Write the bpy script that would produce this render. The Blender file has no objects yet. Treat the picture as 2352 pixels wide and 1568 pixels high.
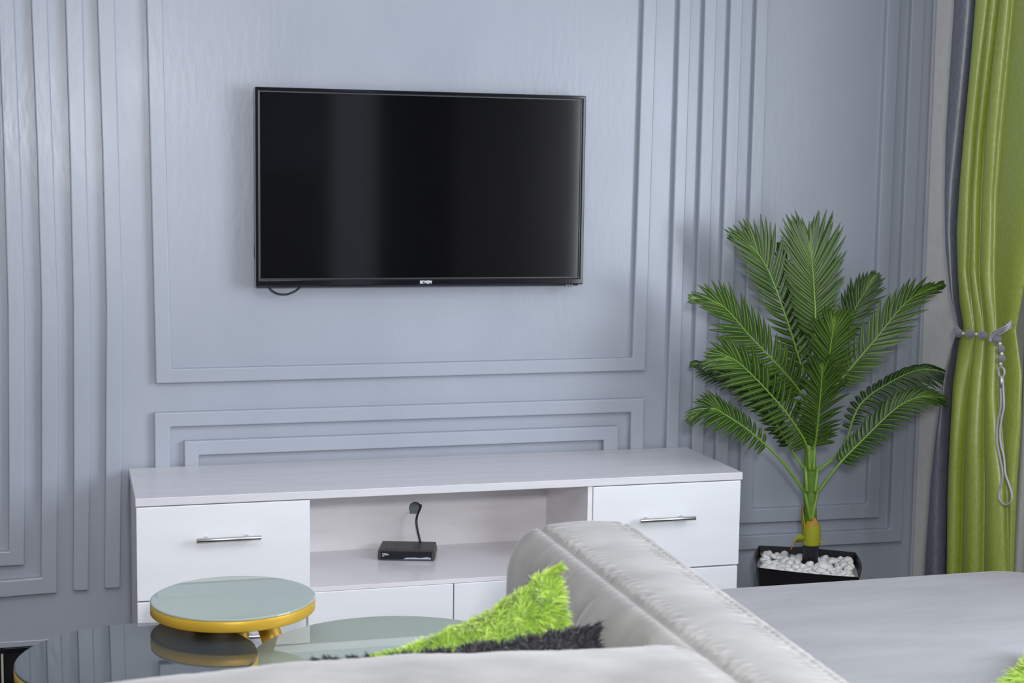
import bpy, bmesh, math, random
from mathutils import Vector, Matrix, noise
R = random.Random(7)
S = bpy.context.scene
COL = S.collection

# ------------------------------------------------------------------ camera
FPX, YAW, PITCH, ROLL = 3548.6, .2809, .1078, .0133
O = Vector((0, -4.4465, 1.44))
_F = Vector((math.sin(YAW)*math.cos(PITCH), math.cos(YAW)*math.cos(PITCH), -math.sin(PITCH)))
_R0 = Vector((math.cos(YAW), -math.sin(YAW), 0)); _U0 = _R0.cross(_F)
_R = _R0*math.cos(ROLL)+_U0*math.sin(ROLL); _U = _U0*math.cos(ROLL)-_R0*math.sin(ROLL)
cd = bpy.data.cameras.new('camera'); cam = bpy.data.objects.new('camera', cd); COL.objects.link(cam)
M3 = Matrix((_R, _U, -_F)).transposed()
cam.matrix_world = Matrix.Translation(O) @ M3.to_4x4()
cd.sensor_width = 36; cd.lens = FPX/2352*36; cd.clip_start = .05
cd.dof.use_dof = True; cd.dof.focus_distance = 4.1; cd.dof.aperture_fstop = 6.3
S.camera = cam

# ------------------------------------------------------------------ light and exposure
S.view_settings.view_transform = 'Standard'; S.view_settings.look = 'None'
S.view_settings.gamma = 1; S.view_settings.exposure = .06
w = bpy.data.worlds.new('world'); S.world = w; w.use_nodes = True
w.node_tree.nodes['Background'].inputs[0].default_value = (.62, .72, .9, 1)
w.node_tree.nodes['Background'].inputs[1].default_value = .3
def area(name, loc, target, sx, sy, power, color, spread=180):
    l = bpy.data.lights.new(name, 'AREA'); l.shape = 'RECTANGLE'; l.size = sx; l.size_y = sy
    l.energy = power; l.color = color; l.spread = math.radians(spread)
    o = bpy.data.objects.new(name, l); COL.objects.link(o); o.location = loc
    o.rotation_euler = (Vector(target)-Vector(loc)).to_track_quat('-Z', 'Y').to_euler(); return o
# flash above the camera, daylight through the window on the right wall, added soft fill for ceiling bounce
area('flash_light', (.17, -4.42, 1.70), (.75, 0, .95), .18, .18, 44, (.97, .97, 1.0))
area('window_daylight', (2.6, -2.5, 1.5), (1.5, -2.5, 1.5), 1.9, 1.3, 70, (.84, .90, 1.0))
area('ceiling_bounce_fill', (.1, -3.2, 2.68), (.1, -2.6, 0), 2.2, 2.2, 38, (.95, .96, 1.0))

# ------------------------------------------------------------------ helpers
def ray(u, v): return _F + _R*((u-1176)/FPX) - _U*((v-784)/FPX)
def ay(u, v, y): d = ray(u, v); return O + d*((y-O.y)/d.y)
def az(u, v, z): d = ray(u, v); return O + d*((z-O.z)/d.z)
def ax(u, v, x): d = ray(u, v); return O + d*((x-O.x)/d.x)

def mat(name, color, rough=.5, metal=0, **k):
    m = bpy.data.materials.new(name); m.use_nodes = True
    b = m.node_tree.nodes['Principled BSDF']
    b.inputs['Base Color'].default_value = (*color, 1); b.inputs['Roughness'].default_value = rough
    b.inputs['Metallic'].default_value = metal
    for a, v in k.items(): b.inputs[a.replace('_', ' ')].default_value = v
    return m
def nd(m, t, **k):
    n = m.node_tree.nodes.new(t)
    for a, v in k.items(): setattr(n, a, v)
    return n
def lk(m, a, b): m.node_tree.links.new(a, b)
def bsdf(m): return m.node_tree.nodes['Principled BSDF']
def noisy(m, scale, c1, c2, stretch=(1, 1, 1), detail=4, lo=.3, hi=.7, bump=0, bscale=None, bdist=.001, bstretch=None, rough=None):
    tc = nd(m, 'ShaderNodeTexCoord'); mp = nd(m, 'ShaderNodeMapping'); mp.inputs['Scale'].default_value = stretch
    lk(m, tc.outputs['Object'], mp.inputs[0])
    n = nd(m, 'ShaderNodeTexNoise'); n.inputs['Scale'].default_value = scale; n.inputs['Detail'].default_value = detail
    lk(m, mp.outputs[0], n.inputs['Vector'])
    r = nd(m, 'ShaderNodeValToRGB'); r.color_ramp.elements[0].position = lo; r.color_ramp.elements[1].position = hi
    r.color_ramp.elements[0].color = (*c1, 1); r.color_ramp.elements[1].color = (*c2, 1)
    lk(m, n.outputs[0], r.inputs[0]); lk(m, r.outputs[0], bsdf(m).inputs['Base Color'])
    if rough:
        mr = nd(m, 'ShaderNodeMapRange'); mr.inputs[1].default_value = .3; mr.inputs[2].default_value = .7
        mr.inputs[3].default_value = rough[0]; mr.inputs[4].default_value = rough[1]
        lk(m, n.outputs[0], mr.inputs[0]); lk(m, mr.outputs[0], bsdf(m).inputs['Roughness'])
    if bump:
        mp2 = nd(m, 'ShaderNodeMapping'); mp2.inputs['Scale'].default_value = bstretch or stretch
        lk(m, tc.outputs['Object'], mp2.inputs[0])
        n2 = nd(m, 'ShaderNodeTexNoise'); n2.inputs['Scale'].default_value = bscale or scale; n2.inputs['Detail'].default_value = 3
        lk(m, mp2.outputs[0], n2.inputs['Vector'])
        b = nd(m, 'ShaderNodeBump'); b.inputs['Strength'].default_value = bump; b.inputs['Distance'].default_value = bdist
        lk(m, n2.outputs[0], b.inputs['Height']); lk(m, b.outputs[0], bsdf(m).inputs['Normal'])
    return m

class MB:
    """collects geometry, builds one mesh object"""
    def __init__(s): s.v = []; s.f = []
    def add(s, vs, fs):
        o = len(s.v); s.v += [tuple(p) for p in vs]; s.f += [tuple(i+o for i in q) for q in fs]; return s
    def box(s, x0, x1, y0, y1, z0, z1):
        return s.add([(x, y, z) for x in (x0, x1) for y in (y0, y1) for z in (z0, z1)],
            [(0, 1, 3, 2), (4, 6, 7, 5), (0, 4, 5, 1), (2, 3, 7, 6), (0, 2, 6, 4), (1, 5, 7, 3)])
    def tube(s, pts, r, n=12, cap=True):
        pts = [Vector(p) for p in pts]; N = len(pts)
        rs = r if isinstance(r, (list, tuple)) else [r]*N
        vs = []; fs = []; prev = None
        for i, p in enumerate(pts):
            t = (pts[min(i+1, N-1)]-pts[max(i-1, 0)]).normalized()
            if prev is None:
                a = Vector((0, 0, 1)) if abs(t.z) < .9 else Vector((1, 0, 0)); u = t.cross(a).normalized()
            else: u = (prev - t*prev.dot(t)).normalized()
            prev = u; q = t.cross(u)
            vs += [p+(u*math.cos(2*math.pi*k/n)+q*math.sin(2*math.pi*k/n))*rs[i] for k in range(n)]
        for i in range(N-1):
            for k in range(n): fs.append((i*n+k, i*n+(k+1) % n, (i+1)*n+(k+1) % n, (i+1)*n+k))
        if cap: fs += [tuple(range(n))[::-1], tuple((N-1)*n+k for k in range(n))]
        return s.add(vs, fs)
    def lathe(s, c, prof, n=96):
        c = Vector(c); vs = []; fs = []
        for r, z in prof: vs += [c+Vector((r*math.cos(2*math.pi*k/n), r*math.sin(2*math.pi*k/n), z)) for k in range(n)]
        for i in range(len(prof)-1):
            for k in range(n): fs.append((i*n+k, i*n+(k+1) % n, (i+1)*n+(k+1) % n, (i+1)*n+k))
        fs += [tuple(range(n))[::-1], tuple((len(prof)-1)*n+k for k in range(n))]
        return s.add(vs, fs)
    def grid(s, rows, wrap=False):
        n = len(rows[0]); vs = [p for r in rows for p in r]; fs = []
        for i in range(len(rows)-1):
            for k in range(n if wrap else n-1): fs.append((i*n+k, i*n+(k+1) % n, (i+1)*n+(k+1) % n, (i+1)*n+k))
        return s.add(vs, fs)
    def build(s, name, m, parent=None, smooth=False, bevel=0, seg=2, recalc=True, loc=None):
        me = bpy.data.meshes.new(name)
        off = Vector(loc) if loc is not None else (Vector(parent['_o']) if parent is not None and '_o' in parent else Vector())
        me.from_pydata([Vector(p)-off for p in s.v], [], s.f); me.validate()
        if recalc:
            b = bmesh.new(); b.from_mesh(me); bmesh.ops.recalc_face_normals(b, faces=b.faces); b.to_mesh(me); b.free()
        o = bpy.data.objects.new(name, me); COL.objects.link(o); me.materials.append(m)
        if parent is None: o.location = off
        else: o.parent = parent
        if smooth:
            for p in me.polygons: p.use_smooth = True
        if bevel:
            md = o.modifiers.new('bevel', 'BEVEL'); md.width = bevel; md.segments = seg; md.limit_method = 'ANGLE'; md.angle_limit = math.radians(40)
            md.harden_normals = False
        return o
def tag(o, label=None, cat=None, group=None, kind=None):
    if label: o['label'] = label
    if cat: o['category'] = cat
    if group: o['group'] = group
    if kind: o['kind'] = kind
    return o
ROOTS = []
def thing(name, loc, label, cat, group=None):
    """Empty at the base of a thing; parts are given in world coordinates and shifted by build()"""
    o = bpy.data.objects.new(name, None); COL.objects.link(o); o.location = loc; o['_o'] = tuple(loc)
    o.empty_display_size = .1; ROOTS.append(o); return tag(o, label, cat, group)
def sub(parent_obj, o):            # make o a sub-part of a part (both already in the thing's frame)
    o.parent = parent_obj; return o
def struct(name, mb, m, **k): return tag(mb.build(name, m, **k), kind='structure')
def spline(pts, n):
    pts = [Vector(p) for p in pts]; P = [2*pts[0]-pts[1]]+pts+[2*pts[-1]-pts[-2]]; out = []
    L = len(pts)-1
    for i in range(n+1):
        t = i/n*L; k = min(int(t), L-1); t -= k; a, b, c, d = P[k:k+4]
        out.append(.5*((2*b)+(c-a)*t+(2*a-5*b+4*c-d)*t*t+(3*b-a-3*c+d)*t**3))
    return out
def lerp(a, b, t): return a+(b-a)*t
def interp(tab, v):
    if v <= tab[0][0]: return tab[0][1]
    for (a, x), (b, y) in zip(tab, tab[1:]):
        if v <= b: return x+(y-x)*(v-a)/(b-a)
    return tab[-1][1]

# ------------------------------------------------------------------ materials
paint = mat('grey_blue_wall_paint', (.39, .42, .50), .36)
noisy(paint, 3, (.382, .413, .475), (.412, .443, .505), (1, 1, .6), bump=.4, bscale=55, bdist=.0015, bstretch=(1, 1, .3), rough=(.26, .40))
bsdf(paint).inputs['Specular IOR Level'].default_value = .5
beige = noisy(mat('beige_wall_paint', (.7, .7, .68), .6), 30, (.74, .73, .70), (.80, .79, .76), bump=.2, bscale=150)
white_plaster = mat('white_ceiling', (.82, .82, .82), .8)
tile = mat('black_floor_tile', (.012, .012, .014), .12)
def add_brick(m, w, h, grout, col):
    tc = nd(m, 'ShaderNodeTexCoord'); b = nd(m, 'ShaderNodeTexBrick'); b.offset = 0
    b.inputs['Scale'].default_value = 1; b.inputs['Brick Width'].default_value = w; b.inputs['Row Height'].default_value = h
    b.inputs['Mortar Size'].default_value = .003; b.inputs['Color1'].default_value = (*col, 1); b.inputs['Color2'].default_value = (*col, 1)
    b.inputs['Mortar'].default_value = (*grout, 1); lk(m, tc.outputs['Object'], b.inputs[0]); lk(m, b.outputs[0], bsdf(m).inputs['Base Color'])
add_brick(tile, .6, .6, (.35, .33, .3), (.012, .012, .014))
skirt_m = noisy(mat('black_skirting_tile', (.012, .012, .014), .1), 8, (.008, .008, .01), (.03, .03, .032))
lam = mat('white_laminate', (.74, .76, .80), .33)
noisy(lam, 4, (.84, .85, .88), (.87, .88, .90), (1, 1, 6), bump=.05, bscale=300)
lam_top = noisy(mat('white_painted_wood_top', (.66, .66, .69), .38), 5, (.68, .67, .71), (.76, .75, .78), (.4, 6, 6), bump=.12, bscale=25)
lam_in = noisy(mat('cream_board', (.7, .66, .64), .5), 6, (.80, .77, .76), (.88, .86, .87), (1, 1, 4), bump=.15, bscale=40, bstretch=(.3, 1, 4))
steel = mat('brushed_steel', (.62, .61, .60), .36, 1)
blackp = mat('black_plastic', (.012, .013, .016), .35)
gloss = mat('black_gloss_plastic', (.008, .009, .012), .08)
screen_m = mat('tv_screen', (.0035, .0035, .004), .07, 0)
textw = mat('white_print', (.8, .82, .9), .5)
gold = noisy(mat('gold_satin_metal', (.80, .50, .07), .42, .25), 3, (.66, .40, .035), (.70, .44, .045))
glass_pale = mat('pale_green_glass', (.41, .49, .43), .02); bsdf(glass_pale).inputs['IOR'].default_value = 2.15
glass_dark = mat('dark_grey_glass', (.05, .065, .075), .012); bsdf(glass_dark).inputs['IOR'].default_value = 2.1
glass_edge = mat('glass_edge', (.25, .42, .38), .1)
velvet = mat('grey_velvet', (.40, .39, .385), .85)
noisy(velvet, 7, (.225, .215, .205), (.34, .325, .308), (1, 1.5, 1), detail=5, bump=.35, bscale=14, bdist=.004)
bsdf(velvet).inputs['Sheen Weight'].default_value = .35; bsdf(velvet).inputs['Sheen Roughness'].default_value = .4
velvet2 = mat('smooth_grey_velvet', (.40, .39, .40), .8)
noisy(velvet2, 3.5, (.19, .187, .195), (.25, .245, .255), (1, 3, 1), detail=6, bump=.35, bscale=7, bdist=.005, bstretch=(1, 4, 1))
bsdf(velvet2).inputs['Sheen Weight'].default_value = .3
rope_m = mat('silver_rope', (.48, .46, .53), .45)

# ------------------------------------------------------------------ room shell
TH = .022
XC = 2.672
W0 = MB().box(-2.6, XC+.3, 0, .15, 0, 2.8); struct('wall_front', W0, paint)
struct('floor', MB().box(-2.6, XC+.3, -6.6, .15, -.1, 0), tile)
struct('ceiling', MB().box(-2.6, XC+.3, -6.6, .15, 2.8, 2.9), white_plaster)
struct('wall_left', MB().box(-2.75, -2.6, -6.6, .15, 0, 2.8), beige)
struct('wall_rear', MB().box(-2.6, XC+.3, -6.75, -6.6, 0, 2.8), mat('rear_wall_paint', (.16, .17, .19), .7))
# right wall with a window opening y -3.9..-.85, z .9..2.2
rw = MB()
rw.box(XC, XC+.15, -.85, 0, 0, 2.8); rw.box(XC, XC+.15, -6.6, -3.9, 0, 2.8)
rw.box(XC, XC+.15, -3.9, -.85, 0, .9); rw.box(XC, XC+.15, -3.9, -.85, 2.2, 2.8)
struct('wall_right', rw, beige)
wf = MB()
for a in (-3.9, -2.4, -.90): wf.box(XC+.05, XC+.1, a, a+.05, .9, 2.2)
wf.box(XC+.05, XC+.1, -3.9, -.85, .9, .95); wf.box(XC+.05, XC+.1, -3.9, -.85, 2.15, 2.2)
win = struct('window_1', wf, mat('window_frame_white', (.7, .7, .7), .4))
gm = mat('window_glass', (.9, .95, 1), .02); bsdf(gm).inputs['Transmission Weight'].default_value = 1
gp = MB().box(XC+.07, XC+.076, -3.86, -.89, .95, 2.15).build('pane', gm, win)
lit = mat('rear_glow_pane', (.02, .02, .02), .3); bsdf(lit).inputs['Emission Color'].default_value = (.75, .85, 1, 1); bsdf(lit).inputs['Emission Strength'].default_value = .55
w2_ = struct('rear_glow_panel', MB().box(1.2, 2.16, -6.6, -6.57, .2, 2.5), mat('glow_panel_grey', (.2, .2, .22), .4))  # added unseen panel, its glowing panes give the tv screen its pale reflected bands
MB().box(1.80, 2.12, -6.575, -6.565, .25, 2.45).build('pane', lit, w2_)
MB().box(1.25, 1.72, -6.575, -6.565, 1.45, 2.45).build('pane', mat('dim_rear_glow_pane', (.02, .03, .05), .3, Emission_Color=(.5, .65, 1, 1), Emission_Strength=.16), w2_)
# black tile skirting: separate tiles with pale joints along the front wall
sk = MB(); jx = -.195
while jx > -2.6: jx -= .6
sk.box(-2.6, XC, -.012, 0, 0, .088)
bb = struct('baseboard_front', sk, skirt_m)
cap = MB().box(-2.6, XC, -.016, 0, .088, .1).build('top_lip', gloss, bb)
g = MB(); x = -.195-.6*4
while x < XC-.02: g.box(x-.003, x+.003, -.0135, 0, 0, .1); x += .6
g.build('joint', mat('pale_grout', (.5, .47, .42), .7), bb)
# plaster bead just above the skirting
struct('trim_1', MB().box(-2.6, XC, -.006, 0, .1, .118), paint, bevel=.004)

# raised mouldings of the panelled wall
tn = [1]
def ext(p, q, z=2.62):          # extend line p->q (world) up to height z
    t = (z-p.z)/(q.z-p.z); return p+(q-p)*t
def prism(loop_out, loop_in, th=TH, open_top=False):
    """ring between two closed loops on the wall, raised by th"""
    n = len(loop_out); vs = []
    for L in (loop_out, loop_in):
        for p in L: vs.append((p.x, -th, p.z))
    for L in (loop_out, loop_in):
        for p in L: vs.append((p.x, .0, p.z))
    fs = []
    for k in range(n):
        j = (k+1) % n
        fs += [(k, j, n+j, n+k), (k, 2*n+k, 2*n+j, j), (n+k, n+j, 3*n+j, 3*n+k)]
    return MB().add(vs, fs)
def frame_px(o_bl, o_br, o_tr, o_tl, i_bl, i_br, i_tr, i_tl, up=True, zt=2.62):
    y = -TH
    f = lambda p: ay(p[0], p[1], y) if not isinstance(p, Vector) else p
    ob, obr, otr, otl = map(f, (o_bl, o_br, o_tr, o_tl)); ib, ibr, itr, itl = map(f, (i_bl, i_br, i_tr, i_tl))
    if up: otr, otl = ext(obr, otr, zt), ext(ob, otl, zt); itr, itl = ext(ibr, itr, zt-.045), ext(ib, itl, zt-.045)
    m = prism([ob, obr, otr, otl], [ib, ibr, itr, itl])
    tn[0] += 1
    return struct('trim_%d' % tn[0], m, paint, bevel=.004, seg=3)
def strip_px(left, right):
    """vertical strip; left/right = lists of (u,v) from bottom up"""
    L = [ay(u, v, -TH) for u, v in left]; Rr = [ay(u, v, -TH) for u, v in right]
    L.append(ext(L[-2], L[-1], 2.62)); Rr.append(ext(Rr[-2], Rr[-1], 2.62))
    n = len(L); vs = [(p.x, -TH, p.z) for p in L]+[(p.x, -TH, p.z) for p in Rr]+[(p.x, 0, p.z) for p in L]+[(p.x, 0, p.z) for p in Rr]
    fs = [(0, 2*n, 3*n, n), (n-1, 2*n-1, 4*n-1, 3*n-1)]
    for k in range(n-1): fs += [(k, n+k, n+k+1, k+1), (k, k+1, 2*n+k+1, 2*n+k), (n+k, 3*n+k, 3*n+k+1, n+k+1)]
    tn[0] += 1
    return struct('trim_%d' % tn[0], MB().add(vs, fs), paint, bevel=.004, seg=3)
# big frame round the television
frame_px((358, 881), (1483, 851), (1510, 0), (336, 0), (394, 847), (1453, 821), (1479, 0), (373, 0))
# two nested low frames behind the cabinet
def down(p, q, z): return ext(p, q, z)
def low_frame(otl, otr, itl, itr, zo, zi):
    A = [ay(*p, -TH) for p in (otl, otr, itl, itr)]
    bo = [Vector((A[0].x, 0, zo)), Vector((A[1].x, 0, zo))]; bi = [Vector((A[2].x, 0, zi)), Vector((A[3].x, 0, zi))]
    m = prism([bo[0], bo[1], A[1], A[0]], [bi[0], bi[1], A[3], A[2]])
    tn[0] += 1; struct('trim_%d' % tn[0], m, paint, bevel=.004, seg=3)
low_frame((354, 948), (1481, 914), (391, 981), (1450, 947), .16, .2)
low_frame((423, 1013), (1422, 978), (457, 1046), (1387, 1011), .24, .28)
# left group: two free strips and two nested frames running out of the picture
strip_px([(168, 1357), (169, 1100), (168, 700), (160, 350), (149.5, 0)], [(203, 1356), (206, 1100), (207, 700), (198, 350), (190, 0)])
strip_px([(240, 1352), (242, 1100), (244, 700), (235, 350), (223, 0)], [(276, 1350), (279, 1100), (281, 700), (273, 350), (263, 0)])
def left_frame(outer, inner, obot, ibot, xl, w, zt=2.62):
    Oo = [ay(u, v, -TH) for u, v in outer]; I = [ay(u, v, -TH) for u, v in inner]
    Oo.append(ext(Oo[-2], Oo[-1], zt)); I.append(ext(I[-2], I[-1], zt-.045))
    lo = [Vector((xl, 0, zt))]+[Vector((xl, 0, 1.2+.1*k)) for k in range(len(Oo)-3, -1, -1)][:len(Oo)-2]+[Vector((xl, 0, obot))]
    li = [Vector((xl+w, 0, zt-.045))]+[Vector((xl+w, 0, 1.2+.1*k)) for k in range(len(Oo)-3, -1, -1)][:len(Oo)-2]+[Vector((xl+w, 0, ibot))]
    tn[0] += 1; struct('trim_%d' % tn[0], prism(Oo+lo, I+li), paint, bevel=.004, seg=3)
zz = lambda u, v: ay(u, v, -TH).z
left_frame([(131, 1362), (132, 1100), (132, 700), (122, 350), (108, 0)], [(94, 1326), (95, 1100), (95, 700), (85, 350), (71, 0)], zz(0, 1372)-.03, zz(0, 1335)-.03, -1.4, .045)
left_frame([(56, 1298), (57, 1100), (56, 700), (46, 350), (32, 0)], [(20, 1266), (20, 1100), (18, 700), (8, 350), (-5, 0)], zz(0, 1302), zz(0, 1268), -1.3, .045, 2.53)
# right group
strip_px([(1520, 1300), (1531, 1026), (1545, 560), (1562, 0)], [(1548, 1299), (1559, 1026), (1572, 560), (1589, 0)])
strip_px([(1580, 1297), (1590, 1026), (1603, 560), (1620, 0)], [(1608, 1296), (1617, 1026), (1632, 560), (1648, 0)])
frame_px((1637, 1267), (2072, 1244), (2125, 0), (1679, 0), (1668, 1233), (2045, 1214), (2096, 0), (1707, 0))
frame_px((1697, 1203), (2019, 1189), (2069, 0), (1739, 0), (1729, 1169), (1993, 1157), (2040, 0), (1766, 0), zt=2.53)
struct('trim_%d' % (tn[0]+1), MB().box(XC-.012, XC, -.012, 0, .1, 2.8), paint, bevel=.004)

# ------------------------------------------------------------------ television
YT = -.075
tl, tr, br, bl = ay(584, 201, YT), ay(1346, 218, YT), ay(1340, 651, YT), ay(590, 660, YT)
x0, x1 = (tl.x+bl.x)/2, (tr.x+br.x)/2; z1, z0 = (tl.z+tr.z)/2, (bl.z+br.z)/2
tv = thing('television', ((x0+x1)/2, -.04, z0), 'large flat black television mounted on the grey panelled wall, switched off', 'television')
def rect_ring(xa, xb, za, zb, b, y0, y1, bb=None):
    bt = bb or b
    o = [Vector((xa, 0, za)), Vector((xb, 0, za)), Vector((xb, 0, zb)), Vector((xa, 0, zb))]
    i = [Vector((xa+b, 0, za+bt)), Vector((xb-b, 0, za+bt)), Vector((xb-b, 0, zb-b)), Vector((xa+b, 0, zb-b))]
    vs = [(p.x, y0, p.z) for p in o+i]+[(p.x, y1, p.z) for p in o+i]; fs = []
    for k in range(4):
        j = (k+1) % 4; fs += [(k, j, 4+j, 4+k), (8+k, 12+k, 12+j, 8+j), (k, 8+k, 8+j, j), (4+k, 4+j, 12+j, 12+k)]
    return MB().add(vs, fs)
rect_ring(x0, x1, z0, z1, .010, YT, YT+.03, .019).build('bezel', gloss, tv, bevel=.0025, seg=3)
rect_ring(x0+.0095, x1-.0095, z0+.0185, z1-.0095, .004, YT+.004, YT+.01, .004).build('inner_lip', mat('dark_grey_bevel', (.03, .034, .04), .35), tv)
MB().box(x0+.009, x1-.009, YT+.008, YT+.02, z0+.018, z1-.009).build('screen', screen_m, tv)
MB().box(x0+.004, x1-.004, YT+.028, YT+.036, z0-.006, z1-.003).build('back_cover', mat('dark_grey_housing', (.045, .045, .05), .45), tv, bevel=.004)
MB().box(x0+.15, x1-.15, YT+.036, -.0, z0+.08, z1-.1).build('wall_mount', blackp, tv, bevel=.01)
def text(s, name, size, loc, m, parent, sx=1, bold=0, z_rot=0, spacing=1):
    c = bpy.data.curves.new(name, 'FONT'); c.body = s; c.size = size; c.align_x = 'CENTER'; c.align_y = 'CENTER'
    c.extrude = .0003; c.offset = bold; c.space_character = spacing
    t = bpy.data.objects.new(name, c); COL.objects.link(t)
    dg = bpy.context.evaluated_depsgraph_get(); me = bpy.data.meshes.new_from_object(t.evaluated_get(dg))
    bpy.data.objects.remove(t); o = bpy.data.objects.new(name, me); COL.objects.link(o)
    for v in me.vertices: v.co = Matrix.Rotation(math.pi/2, 4, 'X') @ Vector((v.co.x*sx, v.co.y, v.co.z))
    if not me.materials: me.materials.append(m)
    else: me.materials[0] = m
    o.parent = parent; o.location = Vector(loc)-Vector(parent['_o']); o.rotation_euler.z = z_rot; return o
lp = ay(978.5, 648, YT-.001)
text('SKYVIEW', 'logo', .0115, (lp.x, YT-.0006, lp.z), textw, tv, .72, .00055, 0, 1.06)
led = MB()
for k in range(3): q = ay(1303+k*6, 651, YT); led.box(q.x-.002, q.x+.002, YT+.006, YT+.012, z0-.008, z0)
led.build('indicator', mat('grey_light_bar', (.2, .2, .22), .3), tv)
pts = [ay(u, v, -.045) for u, v in ((612, 640), (618, 660), (634, 673), (655, 676), (676, 669), (694, 655), (705, 640))]
MB().tube(spline(pts, 30), .0028, 8).build('cable', blackp, tv, smooth=True)
pts = [ay(u, v, -.03) for u, v in ((600, 520), (589, 545), (586, 575), (588, 600), (600, 640))]
MB().tube(spline(pts, 20), .0028, 8).build('cable', blackp, tv, smooth=True)

# ------------------------------------------------------------------ tv cabinet
CX0, CX1, YF, ZT = .157, 1.844, -.443, .601
cb = thing('tv_cabinet', ((CX0+CX1)/2, -.22, 0), 'long low white media cabinet with steel bar handles standing against the wall', 'cabinet')
MB().box(CX0-.001, CX1+.004, YF-.001, -.024, ZT-.0215, ZT).build('top_panel', lam_top, cb, bevel=.0015)
edge = mat('beige_edge_band', (.52, .46, .40), .5)
side = noisy(mat('grey_white_side_panel', (.5, .5, .52), .5), 6, (.68, .66, .67), (.74, .72, .73), (1, 1, 6))
T = .016; NX0, NX1 = .606, 1.382; ZS = .339
# carcass
zt = ZT-.022
MB().box(CX0+.002, CX0+.002+T, YF+.018, -.03, .0, zt).build('side_panel', side, cb)
MB().box(CX1-T, CX1-.001, YF+.018, -.03, 0, zt).build('side_panel', side, cb)
MB().box(CX0+.0045, CX0+.009, YF+.0155, YF+.0182, .05, zt).build('edge_band', edge, cb)
MB().box(NX0-T, NX0, YF+.018, -.04, .06, zt).build('divider', lam_in, cb)
MB().box(NX1, NX1+T-.002, YF+.004, -.04, ZS, zt).build('divider', lam_in, cb)
MB().box(NX0, NX1, YF+.003, -.04, ZS-.012, ZS).build('shelf', noisy(mat('niche_shelf_white', (.66, .64, .66), .22), 5, (.76, .74, .77), (.83, .81, .84)), cb, bevel=.001)
MB().box(CX0+T, CX1-T, YF+.03, -.04, .06, .075).build('bottom_panel', lam_in, cb)
MB().box(CX0+T, CX1-T, YF+.05, YF+.065, 0, .06).build('plinth', lam, cb)
# back panel with a round cable hole
hc = ay(953, 1166, -.051); hx, hz, hr = hc.x, hc.z, .0185
n = 48; outer = []; inner = []
bx0, bx1, bz0, bz1 = NX0, NX1, ZS-.02, zt
for k in range(n):
    a = 2*math.pi*k/n; c, s_ = math.cos(a), math.sin(a)
    t = min((bx1-hx)/c if c > 1e-6 else 1e9, (bx0-hx)/c if c < -1e-6 else 1e9, (bz1-hz)/s_ if s_ > 1e-6 else 1e9, (bz0-hz)/s_ if s_ < -1e-6 else 1e9)
    outer.append(Vector((hx+c*t, 0, hz+s_*t)))
    rr = hr*(1.22 if k in (30, 31) else 1.06 if k in (29, 32) else 1)
    inner.append(Vector((hx+c*rr, 0, hz+s_*rr)))
vs = []; fs = []
for L, y in ((outer, -.051), (inner, -.051), (outer, -.041), (inner, -.041)): vs += [(p.x, y, p.z) for p in L]
for k in range(n):
    j = (k+1) % n; fs += [(k, j, n+j, n+k), (2*n+k, 3*n+k, 3*n+j, 2*n+j), (n+k, n+j, 3*n+j, 3*n+k), (k, 2*n+k, 2*n+j, j)]
m_ = MB().add(vs, fs)
for cx_, cz_ in ((bx0, bz0), (bx1, bz0), (bx1, bz1), (bx0, bz1)):      # fill the four corners between the fan and the rectangle
    near = sorted(range(n), key=lambda k: (outer[k].x-cx_)**2+(outer[k].z-cz_)**2)
    a_ = min((k for k in range(n) if abs(outer[k].x-cx_) < 1e-6), key=lambda k: abs(outer[k].z-cz_))
    b_ = min((k for k in range(n) if abs(outer[k].z-cz_) < 1e-6), key=lambda k: abs(outer[k].x-cx_))
    m_.add([(cx_, -.051, cz_), (outer[a_].x, -.051, outer[a_].z), (outer[b_].x, -.051, outer[b_].z)], [(0, 1, 2)])
m_.build('back_panel', lam_in, cb)
# drawer fronts with handles
def drawer(xa, xb, za, zb, handle=None, name='drawer'):
    d = MB().box(xa, xb, YF, YF+.016, za, zb).build(name, lam, cb, bevel=.0018, seg=3)
    if handle:
        (ha, hb, hz_) = handle
        h = MB(); h.tube([(ha, YF-.030, hz_), (hb, YF-.030, hz_)], .0058, 16)
        for q in (ha+(hb-ha)*.165, hb-(hb-ha)*.2): h.tube([(q, YF-.03, hz_), (q, YF, hz_)], .0042, 12)
        ho = h.build('handle', steel, cb); ho.parent = d
        for p in ho.data.polygons: p.use_smooth = len(p.vertices) == 4
        ho.modifiers.new('b', 'BEVEL').width = .0008
    return d
zmid = .331; zlo = .068
def hpos(a, b):
    A, B = ay(a[0], a[1], YF-.03), ay(b[0], b[1], YF-.03); return (A.x, B.x, (A.z+B.z)/2)
drawer(CX0+.001, NX0-.001, zmid, zt-.002, hpos((452, 1243), (600, 1233)))
drawer(NX1+T-.001, CX1-.001, zmid+.001, zt-.002, hpos((1471, 1195), (1598, 1190)))
h2 = ay(580, 1462, YF-.03)
A_ = hpos((452, 1243), (600, 1233))
drawer(CX0+.001, NX0-.012, zlo, zmid-.004, (A_[0], A_[1]+.01, h2.z))
A_ = hpos((1471, 1195), (1598, 1190)); drawer(NX1+T-.001, CX1-.004, zlo, zmid-.003, (A_[0], A_[1], h2.z))
drawer(NX0-.006, .9975, zlo, ZS-.013); drawer(1.0005, NX1+T-.004, zlo, ZS-.013)

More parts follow.
